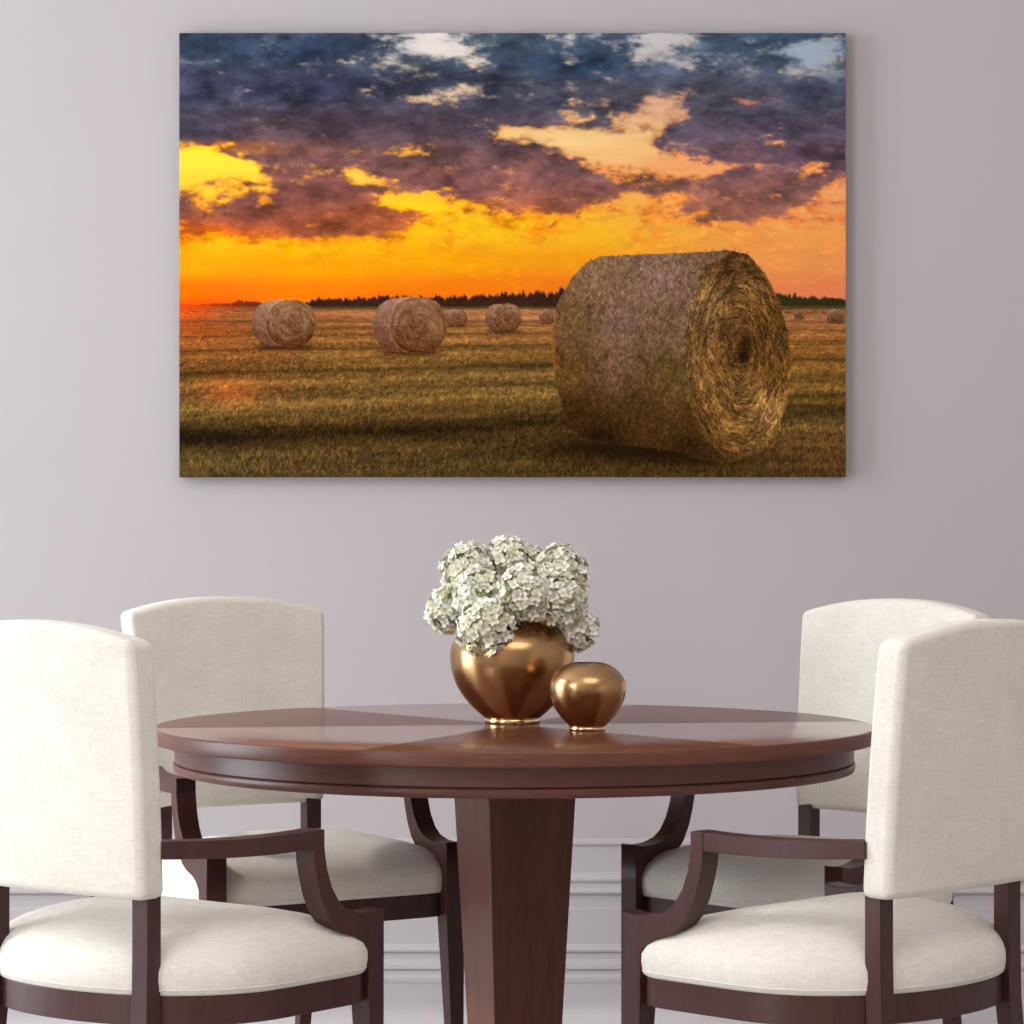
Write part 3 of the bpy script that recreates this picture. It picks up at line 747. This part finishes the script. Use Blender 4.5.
    le = np.exp(-((X - 553) / 3.5) ** 2) * ins * sm(300, 330, Y) * (1 - sm(400, 430, Y)); img = img + le[..., None] * np.array([50, 22, 4])
    # stubble in front of the bale's foot
    foot = sm(444, 462, Y + 14 * (fbm(X / 2.2, Y / 9, 571, 3) - .5) + (X < 600) * -6) * (X > 640)
    img = mix(img, fcol, foot * ins * .8)
    img = np.clip(img, 4, 255)
    c = img / 255
    return np.where(c <= .04045, c / 12.92, ((c + .055) / 1.055) ** 2.4)

CY = WALL_Y - .035
c0_, c1_ = at(179.3, 33, CY), at(845.7, 477, CY)
x0, x1, z1, z0 = c0_.x, c1_.x, c0_.z, c1_.z
canvas = thing('canvas_print', 'frameless canvas print of straw bales on a stubble field at sunset, on the grey wall', 'picture', ((x0 + x1) / 2, WALL_Y, z0))
lx = (x1 - x0) / 2; lz = z1 - z0
PWD, PHT = 666, 444
pic = painting(PWD, PHT)
gx, gz = np.meshgrid(np.linspace(-lx, lx, PWD), np.linspace(lz, 0, PHT))
vv = np.stack([gx.ravel(), np.full(gx.size, -.035), gz.ravel()], 1)
idx = np.arange(PWD * PHT).reshape(PHT, PWD)
ff = np.stack([idx[:-1, :-1], idx[1:, :-1], idx[1:, 1:], idx[:-1, 1:]], -1).reshape(-1, 4)
me = bpy.data.meshes.new('printed_face')
me.vertices.add(len(vv)); me.vertices.foreach_set('co', vv.astype(np.float32).ravel())
me.loops.add(ff.size); me.loops.foreach_set('vertex_index', ff.astype(np.int32).ravel())
me.polygons.add(len(ff)); me.polygons.foreach_set('loop_start', np.arange(0, ff.size, 4, dtype=np.int32))
me.update(calc_edges=True); me.validate()
ca = me.color_attributes.new('Picture', 'FLOAT_COLOR', 'POINT')
arr = np.ones((len(vv), 4), np.float32); arr[:, :3] = pic.reshape(-1, 3); ca.data.foreach_set('color', arr.ravel())
PRINT, _nt, _b = attr_mat('printed_canvas', 'Picture', .95, .0)
link('printed_face', me, PRINT, canvas)
SIDE = paint('canvas_side', srgb(58, 50, 46), .9, .1)
bm = bmesh.new(); box(bm, -lx, lx, -.0345, -.0008, 0, lz)
from_bm('stretcher', bm, SIDE, canvas)['label'] = 'dark wrapped canvas edges on a stretcher'

# ------------------------------------------------------------------ light
w = bpy.data.worlds.new('sky'); scene.world = w; w.use_nodes = True
bg = w.node_tree.nodes['Background']; bg.inputs['Color'].default_value = (.75, .87, 1, 1); bg.inputs['Strength'].default_value = 1.0
def area(name, loc, rot, sx, sy, power, col):
    l = bpy.data.lights.new(name, 'AREA'); l.shape = 'RECTANGLE'; l.size = sx; l.size_y = sy; l.energy = power; l.color = col
    o = bpy.data.objects.new(name, l); COL.objects.link(o); o.location = loc; o.rotation_euler = rot
    return o
for i, (y0, y1, z0_, z1_) in enumerate(WINS):
    area('window_daylight', (XL - .2, (y0 + y1) / 2, (z0_ + z1_) / 2), (0, R(-90), 0), z1_ - z0_, y1 - y0, (225, 250)[i], ((.86, .93, 1), (.96, .98, 1))[i])
# soft fill light added under the unseen ceiling, not a lamp of the room
area('ceiling_fill', (.8, -3.4, ZC - .03), (0, 0, 0), 2.6, 2.6, 70, (1, .95, .9))
sun = bpy.data.lights.new('sun', 'SUN'); sun.energy = 2.0; sun.angle = R(3); sun.color = (1, .95, .88)
so = bpy.data.objects.new('sun', sun); COL.objects.link(so)
so.rotation_euler = Vector((1, .12, -.78)).to_track_quat('-Z', 'Y').to_euler()
so.location = (-4, 0, 4)

vs_ = scene.view_settings
vs_.view_transform = 'Standard'; vs_.look = 'None'; vs_.exposure = -0.1; vs_.gamma = 1; vs_.use_curve_mapping = False
